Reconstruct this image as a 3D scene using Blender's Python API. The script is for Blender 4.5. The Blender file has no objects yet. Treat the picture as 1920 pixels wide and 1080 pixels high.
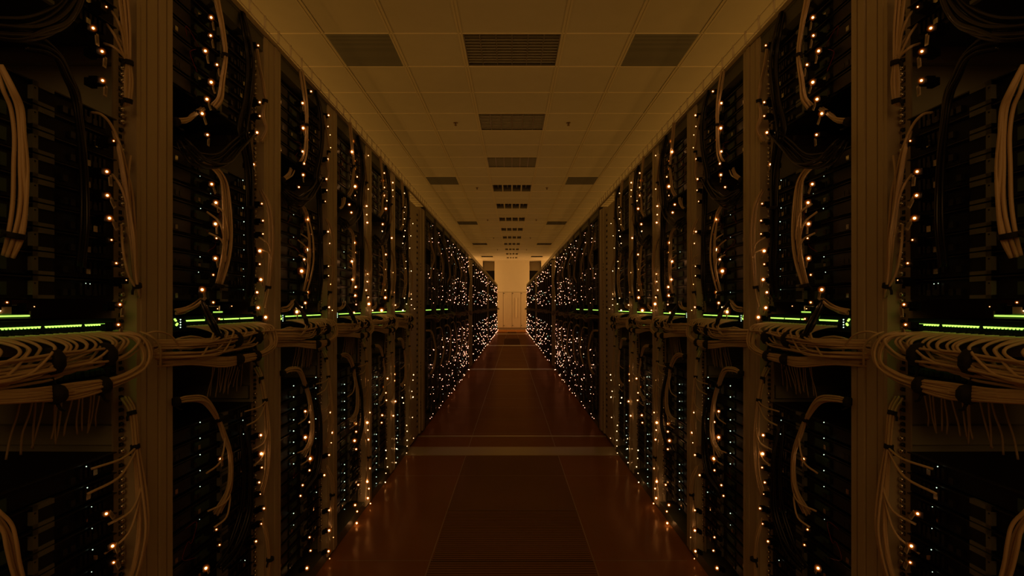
import bpy, math, random
from mathutils import Vector, Matrix
C = bpy.context.scene.collection
R = random.Random(7)
F = 937.0; VX, VY = 968.0, 574.0      # focal length and aisle vanishing point (1920x1080 photo)
EYE = 1.22; CEIL = 3.59; FACE = 0.92
TH = -math.atan((VX-960)/F)           # each rack row toes in by half a degree
WORDS = ['first','second','third','fourth','fifth','sixth','seventh','eighth','ninth','tenth','eleventh','twelfth','thirteenth',
 'fourteenth','fifteenth','sixteenth','seventeenth','eighteenth','nineteenth','twentieth']
def ordn(i):
    if i < 20: return WORDS[i]
    n = i+1; t = {2:'twenty',3:'thirty',4:'forty'}[n//10]
    return {2:'twentieth',3:'thirtieth',4:'fortieth'}[n//10] if n % 10 == 0 else t+'-'+WORDS[n % 10-1]

# ------------------------------------------------------------------ materials
def mat(name, col, rough=.5, metal=0., emit=None, es=0., bump=0., bscale=60., spec=.5, var=0.):
    m = bpy.data.materials.new(name); m.use_nodes = True
    nt = m.node_tree; b = nt.nodes['Principled BSDF']
    b.inputs['Base Color'].default_value = (*col, 1); b.inputs['Roughness'].default_value = rough
    b.inputs['Metallic'].default_value = metal; b.inputs['Specular IOR Level'].default_value = spec
    if emit:
        b.inputs['Emission Color'].default_value = (*emit, 1); b.inputs['Emission Strength'].default_value = es
    if var or bump:
        tc = nt.nodes.new('ShaderNodeTexCoord'); n = nt.nodes.new('ShaderNodeTexNoise')
        n.inputs['Scale'].default_value = bscale; n.inputs['Detail'].default_value = 4
        nt.links.new(tc.outputs['Object'], n.inputs['Vector'])
        if var:
            mx = nt.nodes.new('ShaderNodeMix'); mx.data_type = 'RGBA'
            mx.inputs[6].default_value = (*[c*(1-var) for c in col], 1); mx.inputs[7].default_value = (*[min(1, c*(1+var)) for c in col], 1)
            nt.links.new(n.outputs['Fac'], mx.inputs[0]); nt.links.new(mx.outputs[2], b.inputs['Base Color'])
        if bump:
            bp = nt.nodes.new('ShaderNodeBump'); bp.inputs['Strength'].default_value = bump; bp.inputs['Distance'].default_value = .004
            nt.links.new(n.outputs['Fac'], bp.inputs['Height']); nt.links.new(bp.outputs['Normal'], b.inputs['Normal'])
    return m
M = dict(
 tile=mat('ceiling_tile', (.62,.60,.52), .9, var=.06, bscale=6, bump=.2),
 grid=mat('ceiling_grid', (1.,.94,.80), .9,spec=.1),  # cross bars paler, the light they catch put into their colour
 gridlong=mat('ceiling_grid_long', (.70,.66,.54), .9,spec=.1),
 floor=mat('floor_vinyl', (.20,.062,.014), .26, var=.2, bscale=2, spec=.08),
 seam=mat('floor_seam', (.42,.27,.15), .35),
 grille=mat('floor_grille', (.14,.055,.02), .35, metal=.2),
 dark=mat('dark_void', (.004,.004,.004), .8),
 strip=mat('threshold_metal', (.60,.50,.34), .33, metal=.3),  # light pools on the floor put into a paler colour
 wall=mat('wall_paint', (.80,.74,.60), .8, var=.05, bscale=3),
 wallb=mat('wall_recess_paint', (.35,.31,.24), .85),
 door=mat('door_paint', (.76,.68,.54), .5),
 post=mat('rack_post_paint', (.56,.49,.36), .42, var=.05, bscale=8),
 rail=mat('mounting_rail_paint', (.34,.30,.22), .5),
 farpost=mat('dark_post_paint', (.035,.032,.024), .5),  # darker copy of the post colour for the far racks
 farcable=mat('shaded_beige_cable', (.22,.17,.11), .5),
 slot=mat('floor_slot', (.06,.03,.01), .5),
 midtile=mat('floor_middle_tile', (.2,.1,.04), .5),
 plug=mat('plug_black', (.006,.006,.007), .85, spec=.1),
 panel=mat('rack_side_panel', (.42,.43,.33), .5, var=.15, bscale=5),
 header=mat('rack_header', (.10,.11,.075), .45),
 black=mat('black_metal', (.008,.008,.008), .45),
 chassis=mat('server_black', (.009,.009,.009), .5, var=.3, bscale=30, spec=.2),
 edge=mat('server_edge', (.030,.031,.028), .35, metal=.5),
 bracket=mat('bracket_grey', (.17,.19,.155), .45, metal=.2),
 chrome=mat('nickel', (.75,.75,.7), .18, metal=1.),
 pcb=mat('green_board', (.03,.075,.045), .5),
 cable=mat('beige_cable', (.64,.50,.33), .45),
 cabled=mat('dull_beige_cable', (.50,.42,.29), .5),
 bcable=mat('black_cable', (.012,.012,.012), .28),
 rcable=mat('red_wire', (.20,.012,.008), .4),
 strap=mat('black_velcro', (.006,.006,.006), .8),
 tag=mat('paper_tag', (.50,.42,.30), .6),
 amber=mat('amber_led', (1,.6,.3), .4, emit=(1,.52,.20), es=10),
 amberfar=mat('amber_led_small', (1,.6,.4), .4, emit=(1,.39,.22), es=7.5),
 glow=mat('amber_lens', (.6,.15,.02), .4, emit=(1,.20,.02), es=.55),  # orange halo of the LEDs put into an emissive colour, not assigned
 green=mat('green_led', (.5,1,.2), .4, emit=(.50,1,.12), es=1.6),
 white=mat('pale_led', (.8,1,.8), .4, emit=(.70,1,.72), es=1.8),
 wire=mat('galvanised_wire', (.95,.90,.76), .3),
 vent=mat('vent_grey', (.50,.52,.52), .7),
 mirror=mat('louvre_aluminium', (.40,.39,.32), .34, metal=.75),
 tube=mat('unlit_tube', (.4,.4,.36), .3),
 blue=mat('dark_blue_glass', (.012,.016,.035), .15),
 brass=mat('sprinkler_brass', (.25,.17,.08), .35, metal=.8),
)
def floor_mat(m, dcol, gcol, fac, rough):
    nt=m.node_tree; old=nt.nodes['Principled BSDF']; out=nt.nodes['Material Output']
    d=nt.nodes.new('ShaderNodeBsdfDiffuse'); g=nt.nodes.new('ShaderNodeBsdfGlossy'); mx=nt.nodes.new('ShaderNodeMixShader')
    tc=nt.nodes.new('ShaderNodeTexCoord'); n=nt.nodes.new('ShaderNodeTexNoise'); n.inputs['Scale'].default_value=1.5; n.inputs['Detail'].default_value=5
    nt.links.new(tc.outputs['Object'],n.inputs['Vector'])
    c=nt.nodes.new('ShaderNodeMix'); c.data_type='RGBA'; c.inputs[6].default_value=(*[q*.8 for q in dcol],1); c.inputs[7].default_value=(*[q*1.2 for q in dcol],1)
    nt.links.new(n.outputs['Fac'],c.inputs[0]); nt.links.new(c.outputs[2],d.inputs[0])
    g.inputs[0].default_value=(*gcol,1); g.inputs['Roughness'].default_value=rough; mx.inputs[0].default_value=fac
    nt.links.new(d.outputs[0],mx.inputs[1]); nt.links.new(g.outputs[0],mx.inputs[2]); nt.links.new(mx.outputs[0],out.inputs[0]); nt.nodes.remove(old)
floor_mat(M['floor'],(.33,.142,.048),(.95,.68,.42),.085,.22)
floor_mat(M['grille'],(.30,.16,.07),(.9,.7,.4),.05,.3)
floor_mat(M['slot'],(.09,.045,.018),(.9,.7,.4),.03,.3)
floor_mat(M['midtile'],(.24,.125,.052),(.95,.72,.45),.06,.22)
def halo(name,col,e):  # additive emissive shell that draws the glow around an LED
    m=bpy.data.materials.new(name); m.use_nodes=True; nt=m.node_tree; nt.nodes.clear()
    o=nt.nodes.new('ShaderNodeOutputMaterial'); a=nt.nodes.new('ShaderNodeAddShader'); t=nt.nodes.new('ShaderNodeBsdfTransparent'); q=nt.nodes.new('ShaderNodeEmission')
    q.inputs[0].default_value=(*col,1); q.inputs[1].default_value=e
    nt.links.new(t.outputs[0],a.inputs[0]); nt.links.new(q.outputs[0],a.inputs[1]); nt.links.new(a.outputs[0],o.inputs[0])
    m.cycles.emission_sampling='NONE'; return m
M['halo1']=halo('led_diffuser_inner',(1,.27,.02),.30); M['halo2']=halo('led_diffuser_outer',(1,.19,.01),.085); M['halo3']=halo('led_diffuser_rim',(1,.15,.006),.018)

# ------------------------------------------------------------------ mesh building
class MB:
    def __init__(s): s.v=[]; s.f=[]; s.m=[]; s.mats=[]; s.sm=[]
    def mi(s, k):
        if k not in s.mats: s.mats.append(k)
        return s.mats.index(k)
    def add(s, vs, fs, k, smooth=False):
        b=len(s.v); i=s.mi(k); s.v+=vs
        for f in fs: s.f.append([b+q for q in f]); s.m.append(i); s.sm.append(smooth)
        return s
    def box(s, x0,x1,y0,y1,z0,z1,k):
        return s.add([(x0,y0,z0),(x1,y0,z0),(x1,y1,z0),(x0,y1,z0),(x0,y0,z1),(x1,y0,z1),(x1,y1,z1),(x0,y1,z1)],
          [(0,3,2,1),(4,5,6,7),(0,1,5,4),(1,2,6,5),(2,3,7,6),(3,0,4,7)], k)
    def quad(s, a,b,c,d,k): return s.add([a,b,c,d],[(0,1,2,3)],k)
    def ball(s, c, r, k, sub=1, sx=1.):
        vs, fs = ICO[sub]
        return s.add([(c[0]+v[0]*r*sx, c[1]+v[1]*r, c[2]+v[2]*r) for v in vs], fs, k, True)
    def tube(s, pts, r, k, n=6, caps=True):
        rings=[]; P=[Vector(p) for p in pts]; up=None
        for i,p in enumerate(P):
            t=(P[min(i+1,len(P)-1)]-P[max(i-1,0)]).normalized()
            if up is None:
                up=Vector((0,0,1)) if abs(t.z)<.8 else Vector((1,0,0))
            u=(up-t*up.dot(t))
            if u.length<1e-4: u=Vector((0,1,0))-t*t.y
            u.normalize(); up=u; w=t.cross(u)
            rings.append([tuple(p+(u*math.cos(a)+w*math.sin(a))*r) for a in [2*math.pi*j/n for j in range(n)]])
        vs=[q for g in rings for q in g]; fs=[]
        for i in range(len(P)-1):
            for j in range(n): fs.append((i*n+j, i*n+(j+1)%n, (i+1)*n+(j+1)%n, (i+1)*n+j))
        if caps: fs.append(tuple(range(n))[::-1]); fs.append(tuple((len(P)-1)*n+j for j in range(n)))
        return s.add(vs, fs, k, True)
    def me(s, name):
        me=bpy.data.meshes.new(name); me.from_pydata(s.v,[],s.f)
        for k in s.mats: me.materials.append(M[k])
        me.polygons.foreach_set('material_index', s.m); me.polygons.foreach_set('use_smooth', s.sm); me.update()
        return me
def make_ico():
    import bmesh
    out={}
    for sub in (1,2):
        bm=bmesh.new(); bmesh.ops.create_icosphere(bm, subdivisions=sub, radius=1)
        out[sub]=([tuple(v.co) for v in bm.verts],[tuple(v.index for v in f.verts) for f in bm.faces]); bm.free()
    return out
ICO=make_ico()
def put(name, me, parent=None, loc=(0,0,0)):
    o=bpy.data.objects.new(name, me); C.objects.link(o); o.location=loc
    if parent: o.parent=parent
    return o
def tag(o, label=None, cat=None, group=None, kind=None):
    if label: o['label']=label
    if cat: o['category']=cat
    if group: o['group']=group
    if kind: o['kind']=kind
    return o
SIDES=(('left',1),('right',-1))
def place(o, X, Y, Z, s):
    """X,Y in the frame of the left rack row; s=-1 is the row facing it."""
    c,sn=math.cos(TH),math.sin(TH)
    x=X*c-Y*sn; y=X*sn+Y*c
    o.location=(x*s, y, Z); o.rotation_euler=(0,0,TH*s); o.scale=(s,1,1)
    return o
def sh(X, Y): return X-math.tan(TH)*Y
def rootat(name, X,Y,Z,s,label,cat,group=None):
    return tag(place(put(name, None), X,Y,Z,s), label, cat, group)

# ------------------------------------------------------------------ room
def room():
    b=MB(); b.quad((-6,-3.5,CEIL),(-6,29,CEIL),(-.488,29,CEIL),(-.488,-3.5,CEIL),'tile').quad((.488,-3.5,CEIL),(.488,29,CEIL),(6,29,CEIL),(6,-3.5,CEIL),'tile')
    yy=-3.5
    for i in range(13):
        y0=4.337+1.8*i+.02 if i<12 else 29; hw=.488+math.tan(TH)*(y0+.28)-.024
        b.quad((-.488,yy,CEIL),(-.488,y0,CEIL),(.488,y0,CEIL),(.488,yy,CEIL),'tile')
        if i<12:
            for q in (-1,1): b.quad((q*.488,y0,CEIL),(q*.488,y0+.56,CEIL),(q*hw,y0+.56,CEIL),(q*hw,y0,CEIL),'tile')
        yy=y0+.56
    ce=tag(put('ceiling', b.me('ceiling')), kind='structure')
    g=MB(); XL=[-.488-.6*i for i in range(8)]
    ys=[4.337+.6*i for i in range(-12,40)]; ys=[y for y in ys if y<26.1]
    for X in XL:
        for s in (1,-1):
            for (a,c,zz,k) in ((-.021,-.007,.006,'gridlong'),(-.007,.007,.002,'gridlong'),(.007,.021,.006,'gridlong')):
                x0,x1=sh(X,-3.4),sh(X,26.3)
                q=[((x0+a)*s,-3.4),((x0+c)*s,-3.4),((x1+c)*s,26.3),((x1+a)*s,26.3)]
                z=CEIL-zz
                g.add([(p[0],p[1],z) for p in q]+[(p[0],p[1],CEIL) for p in q],[(0,1,2,3),(0,4,5,1),(2,6,7,3),(1,5,6,2),(3,7,4,0)],k)
    for y in ys:
        g.box(-4.7,4.7,y-.006,y+.006,CEIL-.005,CEIL,'grid')
    tag(put('ceiling_grid', g.me('ceiling_grid'), ce), kind='structure')
    b=MB(); b.quad((-6,-3.5,0),(6,-3.5,0),(6,29,0),(-6,29,0),'floor')
    fl=tag(put('floor', b.me('floor')), kind='structure')
    g=MB()
    for s in (1,-1):
        for X in (-.412,-1.012):
            x0,x1=sh(X,-3)*s,sh(X,25.8)*s
            g.quad((x0-.0025,-3,.0008),(x0+.0025,-3,.0008),(x1+.0025,25.8,.0008),(x1-.0025,25.8,.0008),'seam')
    for i in range(-8,40):
        y=2.394+.6*i
        if y<25.6:
            w=.412 if i%2 else .86
            w=w+math.tan(TH)*y
            g.quad((-w,y-.002,.0008),(w,y-.002,.0008),(w,y+.002,.0008),(-w,y+.002,.0008),'seam')
    tag(put('floor_seams', g.me('floor_seams'), fl), kind='structure')
    b=MB(); w0,w1=.409+math.tan(TH)*3,.409+math.tan(TH)*4.18
    for (ya,yb) in ((2.997,3.590),(3.598,4.07)): b.quad((-w0,ya,.0006),(w0,ya,.0006),(w1,yb,.0006),(-w1,yb,.0006),'midtile')
    tag(put('floor_panel', b.me('floor_panel'), fl), kind='structure')
    # far wall, its projecting middle with cupboard doors
    n=1
    def st(name, bb, parent=None): return tag(put(name, bb.me(name), parent), kind='structure')
    b=MB(); b.box(-6,6,28.2,28.3,0,CEIL,'wall'); st('wall_far', b)
    for nm,s in (('left',-1),('right',1)):
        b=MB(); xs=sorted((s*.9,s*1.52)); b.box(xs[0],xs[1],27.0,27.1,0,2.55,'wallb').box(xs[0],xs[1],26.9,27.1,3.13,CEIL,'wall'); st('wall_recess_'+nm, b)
        b=MB(); xs=sorted((s*1.52,s*6)); b.box(xs[0],xs[1],26.0,26.1,0,CEIL,'wall'); st('wall_far_'+nm, b)
        xs=sorted((s*.92,s*1.5))
        b=MB(); b.box(xs[0],xs[1],27.04,27.06,2.58,3.10,'blue'); w=tag(put('window_1' if s<0 else 'window_2', b.me('window')), kind='structure')
        b=MB(); b.box(xs[0],xs[1],26.97,27.03,2.55,2.585,'black').box(xs[0],xs[1],26.97,27.03,3.095,3.13,'black'); tag(put('window_frame', b.me('window_frame'), w), kind='structure')
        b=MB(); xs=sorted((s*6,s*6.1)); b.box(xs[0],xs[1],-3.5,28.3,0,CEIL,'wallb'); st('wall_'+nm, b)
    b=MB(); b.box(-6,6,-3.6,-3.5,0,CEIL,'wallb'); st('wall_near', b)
    b=MB(); b.box(-.9,.9,25.8,26.9,0,CEIL,'wall'); st('wall_centre', b)
    b=MB(); b.box(-.9,.9,25.785,25.8,0,.10,'wallb'); st('baseboard_far', b)
    for i in range(4):
        x0=-.9+.455*i-.01; 
        x0=-.455*2+.455*i+.0
        b=MB(); b.box(x0+.008,x0+.447,25.765,25.785,.11,1.93,'door')
        d=st('door_%d'%(i+1), b)
        h=MB(); h.box(x0+.02,x0+.05,25.75,25.766,1.86,1.90,'black').box(x0+.02,x0+.05,25.75,25.766,.2,.24,'black'); st('door_hinge', h, d)
        if i==2: h=MB(); h.box(x0+.20,x0+.225,25.73,25.766,.65,1.65,'grid'); st('door_handle', h, d)
    b=MB()
    b.box(-.9,.9,25.775,25.8,1.93,1.95,'wallb'); st('trim_1', b)
room()

def strip(y0,y1,num,k='strip'):  # pale bands in place of light falling through side gaps, not real trim
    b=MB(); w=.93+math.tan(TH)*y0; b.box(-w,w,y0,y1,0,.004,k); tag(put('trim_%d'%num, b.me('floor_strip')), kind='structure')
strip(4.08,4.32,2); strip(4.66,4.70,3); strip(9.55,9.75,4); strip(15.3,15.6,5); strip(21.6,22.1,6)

# perforated floor tiles
def grilles():
    spots=[(1.794,'nearest the camera'),(2.394,'second from the camera'),]
    for i,(y,w) in enumerate(spots):
        hw=.405+math.tan(TH)*(y+.3)
        r=put('floor_grille', None, None, (0,y+.3,0)); tag(r,'brown slotted ventilation floor tile in mid aisle, '+w,'floor tile','slotted floor tiles')
        b=MB(); b.box(-hw,hw,-.296,.296,.0009,.0012,'slot'); put('recess', b.me('recess'), r)
        b=MB()
        for j in range(28):
            yy=-.29+.0207*j; b.box(-hw,hw,yy,yy+.0125,.0012,.003,'grille')
        put('slat_panel', b.me('slat_panel'), r)
    for y,w,hw in ((15.8,'beyond the second rack section',.27),(22.3,'at the foot of the end wall doors',.2)):
        r=put('floor_grille', None, None, (0,y,0)); tag(r,'dark slotted ventilation floor tile '+w,'floor tile','slotted floor tiles')
        L=3.0 if y<20 else 1.5
        b=MB(); b.box(-hw,hw,0,L,.001,.002,'dark'); put('recess', b.me('recess'), r)
        b=MB()
        for j in range(int(L/.06)): b.box(-hw,hw,.06*j,.06*j+.035,.002,.004,'grille')
        put('slat_panel', b.me('slat_panel'), r)
grilles()

# ceiling fittings
def fittings():
    for i in range(12):
        y0=4.337+1.8*i; yc=y0+.3
        hw=.488+math.tan(TH)*yc-.024
        r=put('ceiling_light', None, None, (0,yc,CEIL))
        tag(r,'recessed louvred mirror ceiling light, %s along the aisle from the camera'%ordn(i),'ceiling light','louvred ceiling lights')
        L=.28
        b=MB(); b.box(-hw,hw,-L,L,.09,.095,'black')
        for q in (-1,1): b.box(q*hw-.004,q*hw+.004,-L,L,-.003,.09,'mirror')
        b.box(-hw,hw,-L-.004,-L,-.003,.09,'mirror'); b.box(-hw,hw,L,L+.004,-.003,.09,'mirror'); b.box(-hw,hw,L+.004,L+.016,-.008,0,'grid')
        put('housing', b.me('housing'), r)
        b=MB(); nc=6 if i<3 else 4
        for j in range(1,nc):
            x=-hw+2*hw*j/nc; t=.003+.0022*i
            b.add([(x-t,-L,0),(x+t,-L,0),(x-.014,-L,.055),(x+.014,-L,.055),(x-t,L,0),(x+t,L,0),(x-.014,L,.055),(x+.014,L,.055)],[(0,1,5,4),(0,4,6,2),(1,3,7,5)],'mirror' if i<3 else 'gridlong')
        for j in range(1,11 if i<3 else 1):
            y=-L+2*L*j/11
            for g in (-1,1):
                pr=[(.0015,.001),(.004,.012),(.009,.025),(.017,.038)]
                for q in range(3): b.quad((-hw,y+g*pr[q][0],pr[q][1]),(hw,y+g*pr[q][0],pr[q][1]),(hw,y+g*pr[q+1][0],pr[q+1][1]),(-hw,y+g*pr[q+1][0],pr[q+1][1]),'mirror')
        put('louvre', b.me('louvre'), r)
        b=MB()
        for j in range(4):
            x=-hw+2*hw*(j+.5)/4; b.tube([(x,-L+.01,.075),(x,L-.01,.075)],.010,'tube',8)
        put('fluorescent_tube', b.me('tubes'), r)
    for i in range(5):
        y=4.337+.3+4.8*i
        for nm,s in SIDES:
            r=put('ceiling_vent', None, None, (sh(-1.388,y)*s,y,CEIL)); 
            tag(r,'grey perforated square ceiling vent, %s above the %s rack row'%(ordn(i),nm),'ceiling vent','perforated ceiling vents')
            b=MB(); b.box(-.279,.279,-.294,.294,-.004,-.001,'vent')
            put('perforated_plate', b.me('plate'), r)
            b=MB()
            for j in range(56): b.box(-.275,.275,-.286+.0104*j,-.2812+.0104*j,-.0046,-.004,'dark')
            put('perforation_rows', b.me('holes'), r)
    for i,y in enumerate((6.46,10.0,13.7,17.3,20.9)):
        for nm,s in SIDES:
            r=put('fire_sprinkler', None, None, (sh(-.785,y)*s,y,CEIL))
            tag(r,'small brass ceiling sprinkler head, %s along the %s half of the ceiling'%(ordn(i),nm),'sprinkler','ceiling sprinkler heads')
            b=MB(); b.tube([(0,0,0),(0,0,-.006)],.03,'brass',12); put('rosette', b.me('rosette'), r)
            b=MB(); b.tube([(0,0,-.004),(0,0,-.035)],.008,'brass',8).tube([(0,0,-.035),(0,0,-.038)],.018,'brass',10)
            b.tube([(-.012,0,-.008),(-.016,0,-.02),(0,0,-.036)],.002,'brass',5).tube([(.012,0,-.008),(.016,0,-.02),(0,0,-.036)],.002,'brass',5)
            put('nozzle', b.me('nozzle'), r)
fittings()

# ------------------------------------------------------------------ racks
B0=.61; TOP=2.19
racks=[]           # (start Y, width, section)
for k in range(6): racks.append((B0+.6*k,.6,0))
for k in range(7): racks.append((4.87+.65*k,.65,1))
for k in range(9): racks.append((10.15+.6*k,.6,2))
for k in range(12): racks.append((16.1+.65*k,.65,3))
def rack_meshes(w, far=False):
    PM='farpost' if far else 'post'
    d={}
    def ribs(b,y0,y1,prof):
        for (a,c,x) in prof: b.box(-.05,x,y0+a,y0+c,.02,TOP-.005,PM)
    b=MB(); ribs(b,0,.09,((.002,.036,0),(.036,.040,-.004),(.040,.062,.004),(.062,.070,-.002),(.070,.090,.001))); d['post_wide']=b.me('post')
    b=MB(); ribs(b,w-.03,w,((0,.012,-.002),(.012,.028,0))); d['post_narrow']=b.me('post')
    b=MB(); b.box(-.07,-.006,.088,w-.028,TOP-.06,TOP,'header').box(-.07,-.004,.001,w-.001,TOP-.012,TOP,'header'); d['header_beam']=b.me('header_beam')
    b=MB(); b.box(-.9,-.008,.001,w-.001,0.001,.05,'header'); d['plinth']=b.me('plinth')
    b=MB(); b.box(-.95,-.06,w-.012,w-.006,.05,TOP-.02,'panel')
    for z in (.89,.30,1.24,1.80): b.box(-.9,-.06,w-.03,w-.012,z,z+.045,'panel')
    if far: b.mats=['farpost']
    d['side_panel']=b.me('side_panel')
    b=MB(); b.box(-.96,-.95,.001,w-.001,.0,TOP-.02,'black'); d['back_panel']=b.me('back_panel')
    b=MB(); b.box(-.95,-.075,.001,w-.001,TOP-.01,TOP-.001,'black'); d['top_panel']=b.me('top_panel')
    def rail(y0,y1,yh,flip):
        b=MB(); b.box(-.036,-.032,y0,y1,.06,TOP-.06,'rail')
        z=.10; i=0
        while z<TOP-.08:
            b.box(-.0325,-.0312,yh-.0045,yh+.0045,z,z+.009,'dark')
            rr=random.Random(int(z*1000)+flip)
            if rr.random()<.72 and not (.92<z<1.22): b.ball((-.027,yh,z+.005),.0060,'chrome',2)
            elif rr.random()<.5: b.ball((-.028,yh,z+.005),.0050,'black',1)
            z+=.0148+(.004 if i%3==2 else 0); i+=1
        return b.me('mounting_rail')
    d['rail_a']=rail(.088,.118,.101,1); d['rail_b']=rail(w-.062,w-.028,w-.042,2)
    return d
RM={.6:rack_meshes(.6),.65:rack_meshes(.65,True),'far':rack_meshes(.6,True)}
def build_racks():
    for i,(y,w,sec) in enumerate(racks):
        for nm,s in SIDES:
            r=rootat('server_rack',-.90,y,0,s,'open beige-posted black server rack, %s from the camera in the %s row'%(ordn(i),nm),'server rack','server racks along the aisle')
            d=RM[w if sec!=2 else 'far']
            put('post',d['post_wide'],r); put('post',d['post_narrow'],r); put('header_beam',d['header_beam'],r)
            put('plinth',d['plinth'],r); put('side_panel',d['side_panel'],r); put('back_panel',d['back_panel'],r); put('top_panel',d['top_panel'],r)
            if sec<2: put('mounting_rail',d['rail_a'],r); put('mounting_rail',d['rail_b'],r)
    # beige end cabinets that close each section
    for j,(y0,y1) in enumerate(((4.27,4.865),(9.45,10.145),(15.58,16.095))):
        w=y1-y0
        for nm,s in SIDES:
            r=rootat('cable_cabinet',-.90,y0,0,s,'narrow beige cable cabinet with punched strip, %s one in the %s row'%(ordn(j),nm),'cabinet','cable cabinets between rack sections')
            b=MB(); b.box(-.9,-.006,.0,w*.42,.03,2.12,'post').box(-.9,-.012,w*.42,w*.66,.03,2.12,'post').box(-.9,.0,w*.66,w*.78,.03,2.15,'post').box(-.9,-.006,w*.78,w*.84,.03,2.15,'post').box(-.9,.006,w*.84,w,.03,2.15,'post')
            put('body',b.me('cabinet_body'),r)
            b=MB(); 
            for z in [x*.05+.1 for x in range(40)]: b.box(-.012,-.011,w*.50,w*.58,z,z+.02,'dark')
            for z in (1.55,1.2,.62,.25):
                for q in range(3): b.box(.0,.001,w*.70,w*.74,z+q*.03,z+q*.03+.014,'dark')
            put('punched_strip',b.me('punched_strip'),r)
            b=MB(); b.box(-.8,-.02,.02,w-.02,0,.03,'black'); put('foot',b.me('foot'),r)
build_racks()

# wire cable tray on top of each row
def trays():
    for j,(y0,y1) in enumerate(((-.3,4.25),(4.25,9.5),(9.5,15.6),(15.6,23.9))):
        b=MB(); L=y1-y0
        for x in (.012,-.3):
            b.tube([(x,0,.003),(x,L,.003)],.0022,'wire',5).tube([(x,0,.045),(x,L,.045)],.0018,'wire',5)
        n=int(L/.1)
        for i in range(n):
            yy=.05+i*.1
            b.tube([(.012,yy,.003),(.012,yy,.050)],.0036,'wire',5)
            b.tube([(.012,yy,.003),(-.3,yy,.003),(-.3,yy,.05)],.002,'wire',4)
        me=b.me('tray_wires')
        lip=MB(); lip.box(-.012,.006,0,L,-.002,.001,'post'); lme=lip.me('tray_lip')
        for nm,s in SIDES:
            r=rootat('wire_cable_tray',-.895,y0,TOP+.002,s,'galvanised wire mesh cable tray on top of the %s rack row, %s section'%(nm,ordn(j)),'cable tray','wire cable trays')
            put('wire_mesh',me,r); put('support_lip',lme,r)
trays()

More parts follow.
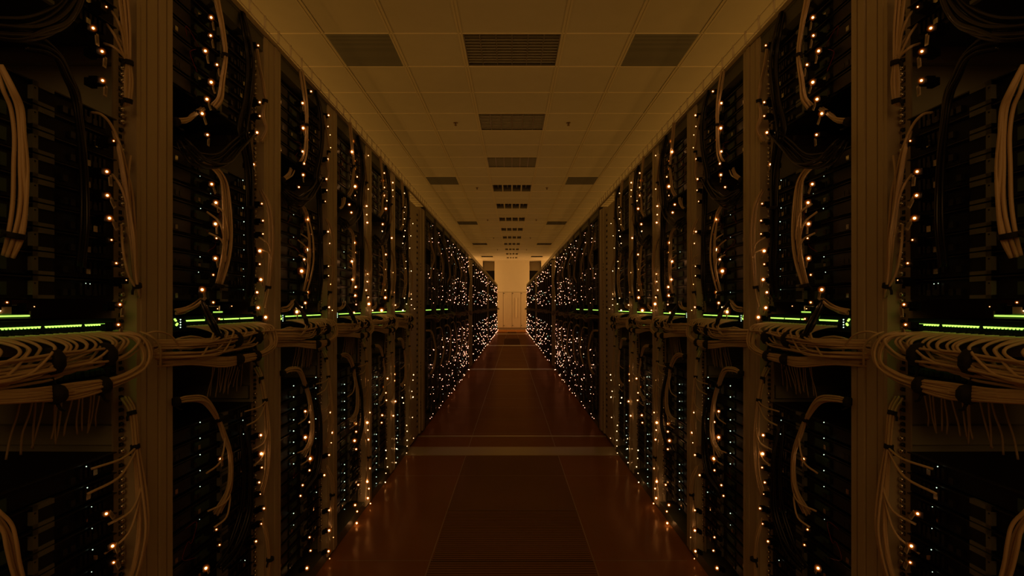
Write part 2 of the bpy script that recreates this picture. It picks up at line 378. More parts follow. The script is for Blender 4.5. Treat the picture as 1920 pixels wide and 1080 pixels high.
# ------------------------------------------------------------------ servers and lights
LED=[ # photo positions of the amber lights on the near racks: x, y, size
"194,9,2 169,49,3 186,93,3 187,148,3 208,262,2 195,320,3 196,365,3 200,408,3.2 204,449,2 213,493,2.2 232,525,1.5 220,571,2.5 5,567,2 217,609,2.5 57,575,1 194,966,3 206,1027,3.2 208,1058,2.5",
"393,30,2.8 392,64,2.5 382,93,3 404,119,2.4 393,152,3.2 385,184,3 376,211,3 386,251,2.4 482,83,2 485,190,2.2 485,216,2 480,247,2.6 473,307,2.5 394,344,2.8 402,379,3 401,419,3.2 403,446,2 401,484,3 397,515,2 376,543,3.2 397,567,2.2 489,381,2 491,413,2 491,438,1.8 485,470,3.2 485,495,2 487,524,3 480,548,2.5 482,577,3 408,598,2 496,595,3.2 432,574,1.3 405,579,1.2 487,817,2.6 411,862,2.6 488,852,3.3 489,878,2 484,906,2.2 486,928,1.5 493,955,2.2 488,984,1.8 478,1017,2.2 403,995,2 409,1024,2 383,1068,3.2",
"582,170,2 566,192,2.5 576,218,1.5 567,239,3 576,261,1.5 566,283,2.4 615,215,2 614,236,1.6 618,252,1.5 619,276,1.5 614,297,1.6 569,306,2 567,327,2.5 559,350,2 611,335,2 612,356,1.5 609,377,1.5 574,411,3 578,439,2 575,468,3.4 569,486,2.4 564,508,3.5 574,525,2 575,548,2.5 571,568,2.4 614,434,2 617,456,1.6 615,499,1.3 615,517,1.3 619,533,1.6 616,576,2 555,585,3.2 622,582,1.5 571,772,2.4 618,774,2 579,792,2 623,790,1.5 571,821,3 621,812,2.5 620,831,1.6 577,839,2 580,861,3.2 616,854,2 579,883,2 607,892,2.2 566,911,2.1 562,931,2 616,958,2 616,996,2.5 624,1009,1.5 579,1009,2 581,1034,2 615,1035,2.4 617,1049,1.6 574,1067,2.6 619,1073,2",
"660,264,2.5 659,284,2.5 664,301,1.8 664,316,2 669,331,1.8 665,349,2.9 665,366,1.5 654,383,2.2 658,398,2.2 664,455,2.5 665,473,1.8 690,291,1.6 690,354,1.6 687,386,2 687,402,1.8 688,417,2.2 659,490,2.6 663,505,2 660,524,2.3 666,538,2.5 665,554,2.6 667,571,1.8 663,586,2 689,513,2.1 688,528,1.8 686,544,2 690,557,1.8 691,570,3 698,582,1.8 690,713,1.6 666,795,2.3 667,810,2 664,827,2.6 667,843,2 693,774,1.8 688,793,2.8 689,807,1.9 690,825,2.3 693,879,2 688,904,2.6 691,917,2 689,935,2.5 694,945,1.8 694,962,2.6 701,970,1.8 699,986,2.6 671,910,2 665,948,2.3 669,960,2 668,982,2.5 670,995,2 670,1015,2.8 673,1020,1.4",
"720,324,1.8 717,338,2.1 720,351,1.8 719,366,2.3 725,376,1.6 723,391,2.3 717,420,2.1 716,433,1.3 723,477,2.1 736,342,1.9 736,356,1.7 736,368,1.4 734,446,2.1 722,505,1.6 721,519,1.7 719,533,2.1 722,544,1.8 722,558,2.5 715,582,3 737,511,1.4 738,548,1.8 741,572,1.8 721,697,1.8 726,710,2.1 720,726,2.1 723,737,1.9 724,751,1.9 738,687,1.8 739,702,2.1 739,714,1.9 741,753,2.1 716,779,2.1 715,793,1.9 737,780,2.1 723,845,2.1 724,860,1.8 726,876,1.9 723,888,1.7 722,905,2.1 726,914,2.1 719,931,1.9 718,938,1.7 743,823,1.8 743,842,2.1 742,868,1.9 745,890,1.8 746,914,2.1",
"758,362,1.7 759,388,1.5 757,398,1.6 758,410,1.7 756,421,1.9 759,432,1.6 757,443,1.9 755,456,1.7 768,465,1.6 770,442,1.3 774,419,1.4 761,490,1.6 760,503,1.6 758,516,1.7 771,508,1.9 772,540,1.6 770,551,2.1 758,559,1.8 771,561,1.6 762,570,1.7 755,582,2.5 771,572,1.6 777,579,1.5 761,677,1.6 771,682,1.6 775,703,1.9 774,713,1.6 759,722,1.9 772,734,1.7 754,746,2.1 756,756,1.9 774,745,2.1 773,783,1.7 762,798,1.8 763,809,1.8 763,826,1.9 763,837,1.6 762,850,1.6 775,822,1.5 774,845,1.7 773,852,1.4 766,864,1.9 759,873,1.7"]
GRN=["156,877,1.3 158,917,1.3 166,953,1 167,994,1 168,1034,1.2 166,1076,1 155,411,1 154,449,.8 154,491,.9 155,531,.9 163,532,1",
"372,793,1.2 372,823,1.2 372,854,1.2 372,884,1.2 372,914,1 453,789,1 454,815,1.2 373,390,1 453,337,1 453,389,1.1 455,415,1.1 455,440,.8 455,468,.8 372,481,1 369,510,.9 457,1053,1 371,976,.8 372,329,.8 392,362,.6 454,504,.7 454,543,.7 455,518,.6",
"549,724,1.1 549,745,1.2 549,768,1.1 549,788,1.1 549,809,1.2 549,830,1.1 549,851,1.1 549,871,1.1 549,964,1.1 549,986,.8 591,708,1 591,728,1 591,748,1 591,767,1 591,786,1 591,823,.8 592,924,1 549,381,.7 549,402,.7 549,444,.8 549,486,.8 549,548,.7",
"645,721,1 645,737,1 645,753,1 645,769,1 645,785,1 645,802,1 645,872,1 645,888,1 645,904,1 645,920,1 645,938,1 644,472,.8 646,502,.7 683,740,.7 683,760,.7 645,956,.7",
"706,707,.9 706,723,.9 706,740,.9 705,815,1 705,828,.9 705,841,.9 705,856,.9 705,869,.9 705,881,.9 705,895,.9 705,907,.9 717,434,1 706,758,.8",
"745,778,.9 745,790,.9 745,803,.9 745,817,.8 745,830,.8 745,843,.8 745,858,.7"]
def led_pos(t, depth=FACE-.035):
    x,y,sz=[float(q) for q in t.split(',')]
    Y=F*depth/(VX-x); return Y, EYE-(y-VY)*Y/F, sz
PITCH=.0467
def rowlist():
    rows=[]
    z=2.10-PITCH
    while z>1.79: rows.append(z); z-=PITCH
    z=1.655-PITCH
    while z>1.225: rows.append(z); z-=PITCH
    z=.888-PITCH
    while z>.10: rows.append(z); z-=PITCH
    return rows
ROWS=rowlist()
def chassis(v, w=.6, b=None, ox=0., oy=0., oz=0., s=1, detail=True):
    b=b or MB(); h=PITCH-.004; rr=random.Random(v)
    def bx(x0,x1,y0,y1,z0,z1,k):
        xs=sorted(((x0+ox)*s,(x1+ox)*s)); b.box(xs[0],xs[1],y0+oy,y1+oy,z0+oz,z1+oz,k)
    bx(-.5,-.01,.12,w-.064,0,h,'chassis')
    bx(-.012,-.002,.12,w-.064,h-.0025,h,'edge')
    if detail:
        bx(-.010,-.004,.118,.20,.004,h-.006,'black')
        for yy in (.135,.215,.40,.455):          # connectors, small metal shells
            for q in range(2):
                if rr.random()<.75: bx(-.010,-.003,yy+.018*q,yy+.018*q+.011,.008,.008+.013,'edge'if rr.random()<.7 else 'chrome')
        bx(-.010,-.006,.225,.29,.006,.030,'pcb')
        for q in range(6): bx(-.0105,-.0035,.44+.012*q,.446+.012*q,.010,.034,'black')
    return b
def bracket_mesh(b=None, ox=0,oy=0,oz=0,s=1):
    b=b or MB(); h=PITCH-.003
    def bx(x0,x1,y0,y1,z0,z1,k):
        xs=sorted(((x0+ox)*s,(x1+ox)*s)); b.box(xs[0],xs[1],y0+oy,y1+oy,z0+oz,z1+oz,k)
    y0,y1=.333,.378
    bx(-.01,0,y0,y0+.011,0,h,'bracket'); bx(-.01,0,y0,y1,h-.010,h,'bracket'); bx(-.01,0,y0,y1,0,.007,'bracket')
    bx(-.01,-.003,y0+.011,y1,.007,h-.010,'dark'); bx(0,.0006,y0+.003,y0+.006,h-.016,h-.013,'dark')
    return b
CH=[chassis(v).me('server_chassis') for v in range(4)]
BR=bracket_mesh().me('power_supply_bay')
_led={}
def led_mesh(r, k):
    key=(round(r,4),k)
    if key not in _led:
        b=MB(); b.ball((0,0,0),r,k,2 if r>.002 else 1)
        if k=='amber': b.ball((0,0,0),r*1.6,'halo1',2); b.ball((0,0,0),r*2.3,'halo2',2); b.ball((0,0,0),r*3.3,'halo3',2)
        _led[key]=b.me('light')
    return _led[key]
b=MB(); b.box(-.022,-.004,-.010,.012,-.008,.006,'plug').box(-.03,-.018,-.012,.008,-.014,.002,'plug'); ADP=b.me('adapter')
def tagmesh(a):
    b=MB(); c,s_=math.cos(a),math.sin(a)
    def P(u,v,x): return (x,.010+u*c-v*s_,-.004+u*s_+v*c)
    vs=[P(u,v,x) for x in (-.006,-.0045) for (u,v) in ((0,0),(.009,0),(.009,-.024),(0,-.024))]
    b.add(vs,[(0,1,2,3),(4,7,6,5),(0,4,5,1),(1,5,6,2),(2,6,7,3),(3,7,4,0)],'tag')
    for q in range(4):
        u=.002+.0016*q; z=[P(u,-.004,-.0043),P(u+.0007,-.004,-.0043),P(u+.0007,-.02,-.0043),P(u,-.02,-.0043)]; b.add(z,[(0,1,2,3)],'edge')
    return b.me('label_tag')
TAGS=[tagmesh(a) for a in (.1,.35,.6,-.1)]
stuff=MB()
def far_led(b, s, X, Y, Z, r, k):
    c,sn=math.cos(TH),math.sin(TH); b.ball(((X*c-Y*sn)*s, X*sn+Y*c, Z), r, k, 1)
servers={}
def build_servers():
    for i in range(5):
        y0=racks[i][0]
        for ri,z in enumerate(ROWS):
            if i==4 and ri>25: continue
            for nm,s in SIDES:
                r=rootat('rack_server',-FACE,y0,z,s,'thin black rack server, %s from the top of the %s rack in the %s row'%(ordn(ri),ordn(i),nm),'server','rack servers')
                put('chassis',CH[(ri*7+i*3)%4],r)
                if (i*5+ri)%11!=4: put('power_supply_bay',BR,r)
                servers[(i,ri,s)]=r
    for i in range(6):
        y0=racks[i][0]
        for kind,lst in (('amber',LED[i]),('white',GRN[i])):
            for t in lst.split():
                Y,Z,sz=led_pos(t, FACE-.035 if kind=='amber' else FACE-.004)
                X=-(FACE-.035) if kind=='amber' else -(FACE-.004)
                r=max(.6,(sz*.92-.8))*Y/F if kind=='amber' else max(.45,sz*.85)*Y/F
                ri=min(range(len(ROWS)),key=lambda q:abs(ROWS[q]+PITCH/2-Z))
                for nm,s in SIDES:
                    p=servers.get((i,ri,s))
                    if p is None:
                        far_led(stuff,s,X,Y,Z,r,kind); continue
                    loc=(X+FACE,Y-y0,Z-ROWS[ri])
                    if kind=='amber' and i<3 and .12<Y-y0<.55:
                        a=put('plug_adapter',ADP,p,loc)
                        put('status_light',led_mesh(r,'amber'),a)
                        if sz>=2.4: put('label_tag',TAGS[int(Z*977)%4],a)
                    else: put('status_light' if kind=='amber' else 'port_light',led_mesh(r,kind),p,loc)
build_servers()
def world_box(b,s,X0,X1,Y0,Y1,z0,z1,k):
    c,sn=math.cos(TH),math.sin(TH); vs=[]
    for z in (z0,z1):
        for (X,Y) in ((X0,Y0),(X1,Y0),(X1,Y1),(X0,Y1)): vs.append(((X*c-Y*sn)*s,X*sn+Y*c,z))
    b.add(vs,[(0,3,2,1),(4,5,6,7),(0,1,5,4),(1,2,6,5),(2,3,7,6),(3,0,4,7)],k)
def far_servers():
    for i,(y0,w,sec) in enumerate(racks):
        if i<4: continue
        rr=random.Random(i*13)
        for ri,z in enumerate(ROWS):
            if i==4 and ri<=25: continue
            for nm,s in SIDES:
                world_box(stuff,s,-1.3,-FACE-.01,y0+.12,y0+w-.064,z,z+PITCH-.004,'chassis')
                world_box(stuff,s,-FACE-.012,-FACE-.002,y0+.12,y0+w-.064,z+PITCH-.0065,z+PITCH-.004,'edge')
                if i<13: world_box(stuff,s,-FACE-.01,-FACE,y0+.333,y0+.345,z,z+PITCH-.003,'bracket')
        if sec==0: continue
        # two to three columns of lights; one server in the second section hangs dark
        u=1-(i-6)/28.
        cnt={1:26+5*(i-6),2:13,3:6}[sec]
        cols=(.14,.28,.42,.52) if sec>1 or i>8 else (.28,.50,.47)
        cnt=int(cnt*(1.05 if sec==1 else 1.15))
        slots=[ROWS[int((q+rr.random())*len(ROWS)/cnt)%len(ROWS)] for q in range(cnt)]; cs=[cols[q%len(cols)] for q in range(cnt)]; rr.shuffle(cs)
        for q in range(cnt):
            z=slots[q]; cy=cs[q]
            Y=y0+cy*w/.6+rr.uniform(-.03,.03); Z=z+rr.uniform(0,PITCH)
            r=(.40+rr.random()**3*.42)*Y/F
            if rr.random()<.025: r*=1.9
            X=-FACE+rr.uniform(.012,.035)
            k='white' if rr.random()<.12 else 'amberfar'
            if k=='white': r*=.7
            for nm,s in SIDES: far_led(stuff,s,X,Y,Z,r,k)
        # lights hanging low by the plinth
        for q in range(3 if sec==1 else 1):
            Y=y0+rr.uniform(.1,w-.05); Z=rr.uniform(.04,.10)
            for nm,s in SIDES: far_led(stuff,s,-FACE+.05,Y,Z,.55*Y/F,'amberfar')
far_servers()
tag(put('distant_servers', stuff.me('distant_servers')),'black servers with dense tiny amber lights filling the receding racks','servers',kind='stuff')

# ------------------------------------------------------------------ switches
def switch_meshes(w, far):
    d={}; b=MB(); b.box(-.3,-.004,.121,w-.064,0,.042,'plug').box(-.005,0,.121,w-.064,.0,.002,'edge')
    for i in range(24):
        y=.178+.0138*i+.008*(i//6); b.box(-.004,-.002,y,y+.011,.008,.020,'dark'); 
    d['chassis']=b.me('switch_chassis')
    def tri(b,y,z,s,k): b.add([(.0012,y-s,z+s*1.1),(.0012,y+s,z+s*1.1),(.0012,y,z-s*1.2),(-.003,y-s,z+s*1.1),(-.003,y+s,z+s*1.1),(-.003,y,z-s*1.2)],[(0,1,2),(3,5,4),(0,2,5,3),(1,4,5,2),(0,3,4,1)],k)
    for v in range(3):
        b=MB(); rr=random.Random(v+5)
        for i in range(24):
            y=.178+.0138*i+.008*(i//6)
            if v==1 and not (10<i<23): continue
            if v==2 and not (13<i<22): continue
            if i==12 and v: continue
            sc=.0017 if not far else .0026
            tri(b,y+.002,.029,sc,'green'); tri(b,y+.009,.029,sc,'green')
        for (y,z) in ((.128,.034),(.131,.031),(.137,.022),(.134,.019)): b.ball((.001,y,z),.0033,'green',1)
        for z in (.012,.019,.026,.033): b.ball((.001,.150,z),.0018,'white',1)
        d['lights%d'%v]=b.me('port_lights')
    return d
SW={.6:switch_meshes(.6,False),.65:switch_meshes(.65,True)}
def build_switches():
    for i,(y0,w,sec) in enumerate(racks):
        if sec>1: continue
        for j,(z,nmz) in enumerate(((1.150,'upper'),(1.060,'lower'))):
            for nm,s in SIDES:
                r=rootat('network_switch',-FACE,y0,z,s,'black %s network switch with green port lights, %s rack of the %s row'%(nmz,ordn(i),nm),'network switch','network switches')
                put('chassis',SW[w]['chassis'],r)
                if sec==0 or j==0 and i<9: put('port_lights',SW[w]['lights%d'%(0 if j==0 else 1+(i%2))],r)
build_switches()
def boxes():  # added boxes standing in for next-aisle gear glimpsed through the gap
    b=MB(); b.box(-.08,0,0,.075,0,.026,'bracket'); b.box(0,.001,.006,.069,.010,.023,'tag'); bm=b.me('box_case')
    g=MB(); g.box(.001,.002,.004,.071,.004,.0065,'green'); gm=g.me('light_bar')
    a=MB(); a.ball((.004,.012,.016),.0022,'amber',1).ball((.004,.060,.019),.0022,'amber',1); am=a.me('status_light')
    for i,y in ((0,.285),(1,.325),(2,.33)):
        for nm,s in SIDES:
            r=rootat('media_converter',-.95,racks[i][0]+y,1.196,s,'small pale box with green light bar above the switches, %s %s rack'%(ordn(i),nm),'converter box','lit boxes above the switches')
            put('case',bm,r); put('light_bar',gm,r); put('status_light',am,r)
boxes()

# ------------------------------------------------------------------ cables
def cat(P, n=5):
    P=[Vector(p) for p in P]; Q=[P[0]*2-P[1]]+P+[P[-1]*2-P[-2]]; out=[]
    for i in range(1,len(Q)-2):
        a,b_,c,d=Q[i-1:i+3]
        for j in range(n):
            t=j/n; out.append(.5*((2*b_)+(c-a)*t+(2*a-5*b_+4*c-d)*t*t+(3*b_-a-3*c+d)*t**3))
    out.append(P[-1]); return out
def pt(x,y,p=.03):
    X=FACE-p; Y=F*X/(VX-x); return (p, Y-1.21, EYE-(y-VY)*Y/F)
def strands(path, n, r, spread, rr, fan=0.):
    """n strands following one path, spread[i] = bundle radius at control point i"""
    res=[]
    for q in range(n):
        a=rr.uniform(0,6.28); d=math.sqrt((q+.6)/n); tw=rr.uniform(-1.3,1.3)
        pts=[]
        for i,p in enumerate(path):
            p=Vector(p); t=(Vector(path[min(i+1,len(path)-1)])-Vector(path[max(i-1,0)])).normalized()
            e1=Vector((1,0,0)); e1=(e1-t*e1.dot(t)).normalized(); e2=t.cross(e1)
            an=a+tw*i/len(path)+rr.uniform(-.25,.25); s=spread[min(i,len(spread)-1)]*d
            pts.append(p+e1*(math.cos(an)*s*.8)+e2*(math.sin(an)*s))
        # strands leave at different lengths when fanning out
        res.append(pts)
    return res
def strap_mesh(path, i, rad, w=.010):
    p=Vector(path[i]); t=(Vector(path[min(i+1,len(path)-1)])-Vector(path[max(i-1,0)])).normalized()
    b=MB(); b.tube([tuple(p-t*w/2),tuple(p-t*w/4),tuple(p+t*w/4),tuple(p+t*w/2)],rad,'strap',10)
    e=Vector((1,0,0)); b.tube([tuple(p+t.cross(e)*rad*.9),tuple(p+t.cross(e)*rad*1.7+t*.008),tuple(p+t.cross(e)*rad*1.9+t*.016)],.0028,'strap',5)
    return b.me('strap')
BUN={}
def define(kind, desc, cat_, nvar, fn): BUN[kind]=(desc, cat_, [fn(random.Random(hash_(kind)+v*31)) for v in range(nvar)])
def hash_(s): return sum(ord(c)*(i+3) for i,c in enumerate(s))
def simple(path, n, r, spread, straps, k='cable', extra=None, jit=.004):
    def fn(rr):
        P=[(p[0]+rr.uniform(-jit,jit)*.5,p[1]+rr.uniform(-jit,jit),p[2]+rr.uniform(-jit,jit)) for p in path]
        ms=[]
        for st in strands(P,n,r,spread,rr):
            b=MB(); b.tube(cat(st,5),r,k,6); ms.append(('cable',b.me('cable')))
        if extra:
            for e in extra(rr,P):
                b=MB(); b.tube(cat(e,4),r,k,6); ms.append(('cable',b.me('cable')))
        for (i,rad) in straps: ms.append(('strap',strap_mesh(P,i,rad)))
        return ms
    return fn
def I(lst,p=.03): return [pt(*(q if len(q)==3 else (q[0],q[1],p))) for q in lst]
def fans(points, hub):   # branches from a bundle to the servers on its left
    def f(rr,P):
        out=[]
        for (i,dy,dz) in points:
            a=Vector(P[i]); e=a+Vector((-.018,dy,dz)); m=(a+e)/2+Vector((.012,-dy*.18,dz*.28))
            out.append([a,a+Vector((.004,dy*.1,dz*.25)),m+Vector((0,dy*.15,0)),e])
        return out
    return f
define('upper','pale cable bundle with strap hanging down the upper middle','cable bundle',3,
  simple(I([(396,-55),(404,0),(413,45),(419,100),(415,150),(408,180),(397,198,.02)],.035),6,.0028,[.010,.010,.008,.006,.008,.010,.012],[(3,.0085)]))
define('middle','curving pale cable bundle with strapped lower end in the middle','cable bundle',3,
  simple(I([(374,300,.01),(393,306),(410,325),(419,352),(423,400,.045),(424,450,.05),(420,492,.045),(407,536,.03)],.035),5,.0029,[.004,.006,.010,.014,.018,.018,.016,.012],[(7,.016)],
   extra=fans([(6,-.06,.14),(5,-.05,.10),(6,-.05,.08)],0)))
define('rail_upper','warm-lit cable bundle running down the upper right rail','cable bundle',3,
  simple(I([(481,90),(487,125),(493,160,.04),(495,185),(491,215),(496,240),(488,262,.02)],.03),5,.0027,[.008,.008,.007,.005,.009,.008,.008],[(3,.0095)]))
define('rail_middle','warm-lit loose cable bundle beside the right rail at chest height','cable bundle',3,
  simple(I([(488,355,.02),(499,378,.04),(506,412,.05),(507,455,.05),(506,495,.045),(502,540,.03),(494,575,.02)],.03),5,.0027,[.007,.010,.012,.012,.010,.007,.006],[(5,.010)],
   extra=fans([(4,-.05,.09),(4,-.04,.05)],0)))
define('rail_lower','pale cable bundle with two straps down the lower right rail','cable bundle',3,
  simple(I([(479,690,.0),(489,708,.02),(494,750,.03),(499,800,.035),(501,850,.04),(497,890,.035),(486,930,.02)],.03),7,.0028,[.010,.008,.007,.012,.014,.012,.016],[(1,.0095),(2,.0095)],
   extra=fans([(2,-.10,-.02),(2,-.11,-.07),(3,-.08,-.12),(3,-.07,-.06)],0)))
define('foot','pale cable bundle strapped near the foot of the right rail','cable bundle',2,
  simple(I([(488,975,.02),(500,1010,.04),(504,1050,.045),(502,1085,.04),(500,1130,.03)],.03),5,.0028,[.008,.013,.010,.012,.014],[(2,.013)]))
define('lower_loop','thick pale cable loop arching over the lower servers','cable bundle',3,
  simple(I([(326,757,.03),(350,748,.04),(383,752,.05),(408,784,.05),(419,815,.05),(429,852,.05),(432,895,.05),(427,930,.045),(409,966,.02)],.03),7,.0029,[.008,.010,.012,.010,.010,.010,.013,.016,.022],[(0,.013),(3,.0135)],
   extra=fans([(7,-.08,-.02),(7,-.05,-.08),(4,-.06,-.10)],0)))
define('side_stub','short pale cable bundle pulled in from the left post','cable bundle',2,
  simple(I([(327,228,.02),(345,222,.025),(360,214,.02),(374,207,.0)],.03),6,.0028,[.007,.009,.011,.014],[(0,.012)]))
define('side_stub_low','pale cable bundle crossing above the upper network switch','cable bundle',2,
  simple(I([(326,585,.02),(345,580,.03),(362,573,.025),(377,563,.0)],.03),7,.0028,[.010,.011,.011,.012],[]))
define('power','glossy black power cable bundle hanging down the right side','cable bundle',3,
  simple(I([(448,15,.01),(458,55),(465,97,.04),(467,140,.045),(460,190),(450,238),(456,275),(461,320),(463,390,.04),(466,446),(466,500),(460,560,.02)],.035),7,.0040,[.010,.013,.014,.014,.016,.020,.020,.016,.014,.013,.013,.012],[(8,.016)],'bcable'))
define('power_low','glossy black power cable bundle among the lower servers','cable bundle',2,
  simple(I([(452,800,.01),(461,860,.03),(463,910,.035),(459,960,.035),(446,1010,.03),(428,1040,.02),(408,1065,.01)],.03),6,.0040,[.012,.018,.020,.024,.026,.024,.02],[],'bcable'))
define('slack','slack black cables looping across between two server groups','cable bundle',3,
  simple(I([(333,262,.02),(352,280,.04),(378,296,.05),(408,292,.05),(438,276,.045),(462,248,.03)],.03),9,.0036,[.016,.024,.028,.028,.026,.02],[(1,.012)],'bcable',jit=.01))
define('plug_drop','thick black cable sleeve falling to the network switch','cable bundle',2,
  simple(I([(377,566,.02),(388,588,.05),(400,612,.07),(408,628,.07)],.03),5,.0055,[.007,.010,.010,.006],[(3,.012)],'bcable'))
def net_upper(n):
    def fn(rr):
        ms=[]
        for i in range(n):
            y=.18+(.36/n)*i+rr.uniform(-.004,.004); j=rr.uniform(-1,1)
            lo=1.112+.024*j; pr=.060+.018*rr.random()
            path=[(.0,y,1.163),(.026,y+.010,1.160),(pr-.012,y+.016,1.148),(pr,y+.002,1.134)]
            yy=y-.05
            while yy>.11:
                path.append((pr-.004*rr.random()+.004, yy, lo-.006*math.sin(yy*9)+rr.uniform(-.002,.002))); yy-=.085
            path+=[(pr-.01,.085,lo-.003),(.012,.02,lo)]
            b=MB(); b.tube(cat(path,4),.0028,'cable',6); ms.append(('cable',b.me('cable')))
        for i in range(12):          # cables passing behind the fan
            a=rr.uniform(-1,1); c=rr.uniform(-1,1)
            path=[(.02,.02,1.115+.015*a),(.035,.14,1.118+.02*c),(.04,.28,1.108+.022*a),(.045,.40,1.112+.022*c),(.035,.50,1.130+.015*a),(.01,.55,1.150)]
            b=MB(); b.tube(cat(path,4),.0028,'cable',6); ms.append(('cable',b.me('cable')))
        for y in (.42,.30):
            P=[(.064,y-.02,1.118),(.064,y,1.118),(.064,y+.02,1.120)]
            ms.append(('strap',strap_mesh(P,1,.026,.014)))
        return ms
    return fn
def net_lower(n):
    def fn(rr):
        ms=[]
        for i in range(n):
            j=rr.uniform(-1,1); q=rr.random(); e=rr.uniform(-.018,.018)
            path=[(.015,.03,1.082+.014*j),(.05,.12,1.078+.014*j),(.07,.24,1.062+.014*j+rr.uniform(-.006,.006)),(.074,.34,1.056+.013*j+rr.uniform(-.006,.006)),(.078+.01*q,.43,1.062+.010*j),
                  (.075+.010*q,.505+e*.6,1.080+.01*j),(.062+.016*q,.530+e,1.115),(.05+.014*q,.520+e,1.144+.008*q),(.03,.495+e,1.158),(.0,.47+e,1.163)]
            if i%3==2: path=path[:6]+[(.04,.585,1.09+.01*q),(.0,.60,1.10)]
            b=MB(); b.tube(cat(path,4),.0028,'cable',6); ms.append(('cable',b.me('cable')))
        for y,r_ in ((.40,.019),(.30,.018)):
            P=[(.076,y-.02,1.058),(.076,y,1.058),(.076,y+.02,1.060)]
            ms.append(('strap',strap_mesh(P,1,r_,.013)))
        return ms
    return fn
define('net_upper','fan of beige network cables sweeping under the green port lights','cable bundle',3,net_upper(24))
define('net_lower','sagging beige network cable bundle looping up beside the post','cable bundle',3,net_lower(14))
def curtain(rr):
    ms=[]
    for i in range(13):
        y=.345+.015*i+rr.uniform(-.008,.008); a=rr.uniform(-.02,.01)
        path=[(-.03,y,1.05),(-.034,y+a*.4,1.01),(-.04,y+a,.97),(-.045,y+a*1.4+rr.uniform(-.01,.01),.925+rr.uniform(0,.02))]
        b=MB(); b.tube(cat(path,4),.0021,'cabled',5); ms.append(('cable',b.me('cable')))
    return ms
define('curtain','thin dull cables hanging like a fringe below the switches','cable bundle',2,curtain)
def thin_red(rr):
    ms=[]
    for i in range(5):
        y=.16+rr.uniform(0,.15); z=1.35+rr.uniform(-.1,.7) if i<4 else .6; p=[(-.0,y,z)]
        for q in range(5): p.append((.012+rr.uniform(0,.01),y+rr.uniform(-.04,.05),z-.02*q+rr.uniform(-.02,.02)))
        b=MB(); b.tube(cat(p,4),.0009,'rcable',4); ms.append(('wire',b.me('wire')))
    return ms
define('red_wires','thin red wires trailing over the black servers','wires',3,thin_red)
def fat(n,path,spread,k='cable',r=.006,jit=.01):
    return simple(path,n,r,spread,[],k,jit=jit)
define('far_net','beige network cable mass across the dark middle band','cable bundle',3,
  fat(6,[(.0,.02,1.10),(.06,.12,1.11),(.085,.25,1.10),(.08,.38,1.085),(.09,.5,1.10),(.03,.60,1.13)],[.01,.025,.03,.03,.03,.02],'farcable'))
define('far_drop','pale cable strand hanging between the amber lights','cable bundle',4,
  fat(3,[(.01,.28,1.95),(.04,.31,1.85),(.05,.33,1.7),(.045,.32,1.6),(.03,.30,1.5)],[.008,.01,.012,.01,.01],r=.0028,jit=.03))
define('far_power','black power cable bundle bulging in front of the servers','cable bundle',3,
  fat(5,[(.01,.44,2.05),(.06,.47,1.9),(.09,.49,1.7),(.08,.48,1.5),(.06,.47,1.3),(.03,.46,1.22)],[.015,.02,.025,.025,.02,.02],'bcable',.006,.015))
define('far_low','warm-lit cable strand curving over the lower servers','cable bundle',4,
  fat(4,[(.01,.10,.97),(.05,.20,.97),(.06,.30,.90),(.065,.34,.75),(.06,.34,.6),(.03,.31,.5)],[.008,.012,.012,.012,.012,.015],r=.0035,jit=.025))
def add_bundle(kind, i, v, dz=0., dy=0.):
    desc,cat_,vs=BUN[kind]; y0=racks[i][0]
    for nm,s in SIDES:
        r=rootat('cable_bundle' if kind!='red_wires' else 'red_wires',-FACE,y0+dy,dz,s,'%s, %s %s rack'%(desc,ordn(i),nm),cat_,'cable bundles on the racks')
        for (n,me) in vs[v%len(vs)]: put(n,me,r)
NEAR=['upper','middle','rail_upper','rail_middle','rail_lower','foot','lower_loop','side_stub','side_stub_low','power','power_low','slack','plug_drop','net_upper','net_lower','curtain','red_wires']
for i in range(6):
    for kd in NEAR:
        if i==0 and kd in ('rail_upper','rail_middle','upper','middle','power','slack','lower_loop','power_low','side_stub','side_stub_low','plug_drop'): continue
        if i>3 and kd in ('curtain','side_stub','plug_drop','foot','power_low'): continue
        add_bundle(kd,i,i)
for i in range(6,13):
    for kd in ('far_net','far_drop','far_power','far_low'):
        if kd!='far_power' or i%2: add_bundle(kd,i,i)
for i in range(13,34): add_bundle('far_net',i,i)
# bundles that only the nearest rack shows
def own(kind, desc, path, n, r, spread, straps, k='cable', extra=None):
    ms=simple(path,n,r,spread,straps,k,extra,jit=.001)(random.Random(hash_(kind)))
    for nm,s in SIDES:
        q=rootat('cable_bundle',-FACE,.61,0,s,'%s, first %s rack'%(desc,nm),'cable bundle','cable bundles on the racks')
        for (nn,me) in ms: put(nn,me,q)
def J(lst,p=.03):
    o=[]
    for q in lst:
        a=pt(*(q if len(q)==3 else (q[0],q[1],p))); o.append((a[0],a[1]+1.21-.61,a[2]))
    return o
own('a','thick pale cable bundle with two straps beside the bolted rail',J([(220,-40),(226,0),(231,50),(234,100),(235,114),(237,150),(234,186),(232,196,.02)]),7,.0028,[.014,.012,.010,.007,.006,.010,.006,.004],[(4,.0105),(6,.0095)],
    extra=lambda rr,P:[J([(205,18,.0),(215,35),(224,60),(229,95),(233,112)]),J([(195,42,.0),(208,60),(220,85),(232,112)]),J([(190,78,.0),(208,85),(225,100),(236,113)]),J([(215,65,.01),(228,85),(237,112)])])
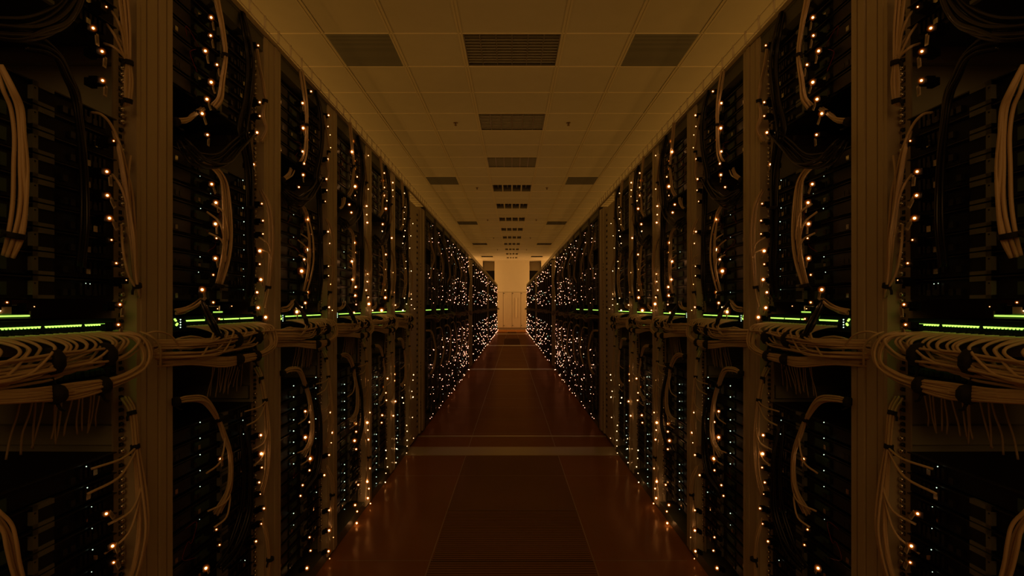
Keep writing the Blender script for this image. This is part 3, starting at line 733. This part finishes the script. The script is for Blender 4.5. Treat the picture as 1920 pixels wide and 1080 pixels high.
own('b','warm-lit pale cables curving down beside the bolted rail',J([(206,245,.0),(216,280),(226,330,.035),(236,390),(243,450,.035),(248,500),(253,535,.03),(256,556,.02)]),3,.0029,[.004,.006,.009,.010,.010,.008,.006,.006],[(6,.0095)],
    extra=lambda rr,P:[J([(166,208,.0),(184,212,.02),(203,232),(222,275),(233,320),(243,360),(248,420),(251,480),(253,535)]),J([(205,325,.01),(222,350),(236,395),(240,440)]),J([(222,420,.01),(226,470),(236,515),(250,540)]),J([(232,425,.01),(243,460),(248,510),(253,538)]),J([(240,290,.02),(236,330),(241,400),(246,460)])])
own('c','heavy pale cable bundle near the frame edge at head height',J([(-12,120,.05),(8,165,.06),(22,200,.06),(26,250,.06),(28,310,.06),(26,380,.06),(18,440,.055),(4,480,.04)]),5,.0033,[.006,.012,.012,.010,.013,.015,.014,.010],[(6,.016)])
own('e','glossy black power cable bundle sweeping across the top',J([(-30,52,.05),(10,54,.06),(60,50,.06),(100,30,.05),(128,0,.04),(140,-40,.03)]),8,.0042,[.022,.022,.02,.018,.016,.016],[],'bcable')
own('f','glossy black power cable bundle falling between the brackets and lights',J([(40,68,.03),(80,80,.04),(108,103,.045),(126,138,.045),(142,176,.04),(150,225,.04),(156,290,.035),(160,360,.03),(158,430,.03),(152,500,.02)]),7,.0042,[.02,.018,.014,.014,.014,.013,.013,.013,.014,.014],[],'bcable')
own('d','pale cable bundle near the frame edge at knee height',J([(-20,960,.05),(3,990,.055),(15,1020,.055),(24,1060,.05),(36,1110,.045)]),5,.0030,[.008,.010,.012,.012,.012],[])
for j,(path) in enumerate([[(262,628,.03),(290,622,.05),(316,630,.055),(333,652,.05),(336,672,.03),(322,682,.02)],[(258,622,.03),(280,632,.05),(296,652,.05),(296,690,.04)]]):
    b=MB(); b.tube(cat(J(path),6),.0026,'cable',6); me=b.me('patch_cable')
    for nm,s in SIDES:
        o=tag(place(put('patch_cable',me),-FACE,.61,0,s),['long loose beige patch cable arcing across the first post of the %s row'%nm,'short loose beige patch cable curling down the first post of the %s row'%nm][j],'cable','loose patch cables')

# ------------------------------------------------------------------ lights
def spot(name, loc, target, e, ang, blend, col=(1,.43,.07), r=0.0):
    l=bpy.data.lights.new(name,'SPOT'); l.energy=e; l.color=col; l.spot_size=math.radians(ang); l.spot_blend=blend; l.shadow_soft_size=r
    o=bpy.data.objects.new(name,l); C.objects.link(o); o.location=loc
    o.rotation_euler=(Vector(target)-Vector(loc)).to_track_quat('-Z','Y').to_euler(); return o
for i in range(13):
    y=-.6+2.0*i
    e=12.5 if y<5 else 16 if y<10 else 19
    spot('aisle_uplight',(0,y,.25),(0,y+.25,4),e,78,.9,r=.0)  # added unseen spots that fill the ceiling from below
def area(name,loc,rot,sx,sy,e,col):
    l=bpy.data.lights.new(name,'AREA'); l.shape='RECTANGLE'; l.size=sx; l.size_y=sy; l.energy=e; l.color=col
    o=bpy.data.objects.new(name,l); C.objects.link(o); o.location=loc; o.rotation_euler=rot; return o
for s in (-1,1):
    area('neighbour_aisle_lamp',(s*3.2,11.5,2.2),(math.pi,0,0),1.2,26,80,(1,.45,.07))  # added lamp, hidden behind the racks to fill the ceiling
    o=area('end_passage_lamp',(s*3.0,24.9,1.9),(0,0,0),1.5,1.5,52,(1,.48,.13))  # added lamp, hidden past the row ends to brighten the end wall
    o.rotation_euler=(Vector((0,25.8,1.9))-o.location).to_track_quat('-Z','Y').to_euler()
area('rear_room_lamp',(0,-2.6,2.6),(math.radians(78),0,0),3.0,1.2,14,(1,.46,.12))

w=bpy.data.worlds.new('world'); bpy.context.scene.world=w; w.use_nodes=True
w.node_tree.nodes['Background'].inputs[0].default_value=(.010,.006,.002,1)
cam=bpy.data.cameras.new('camera'); co=bpy.data.objects.new('camera',cam); C.objects.link(co)
co.location=(0,0,EYE); co.rotation_euler=(math.pi/2,0,0); cam.sensor_width=36; cam.lens=36*F/1920
cam.shift_y=(VY-540)/1920; cam.clip_start=.05; cam.clip_end=60
sc=bpy.context.scene; sc.camera=co
sc.view_settings.view_transform='Standard'; sc.view_settings.look='None'; sc.view_settings.exposure=0; sc.view_settings.gamma=1
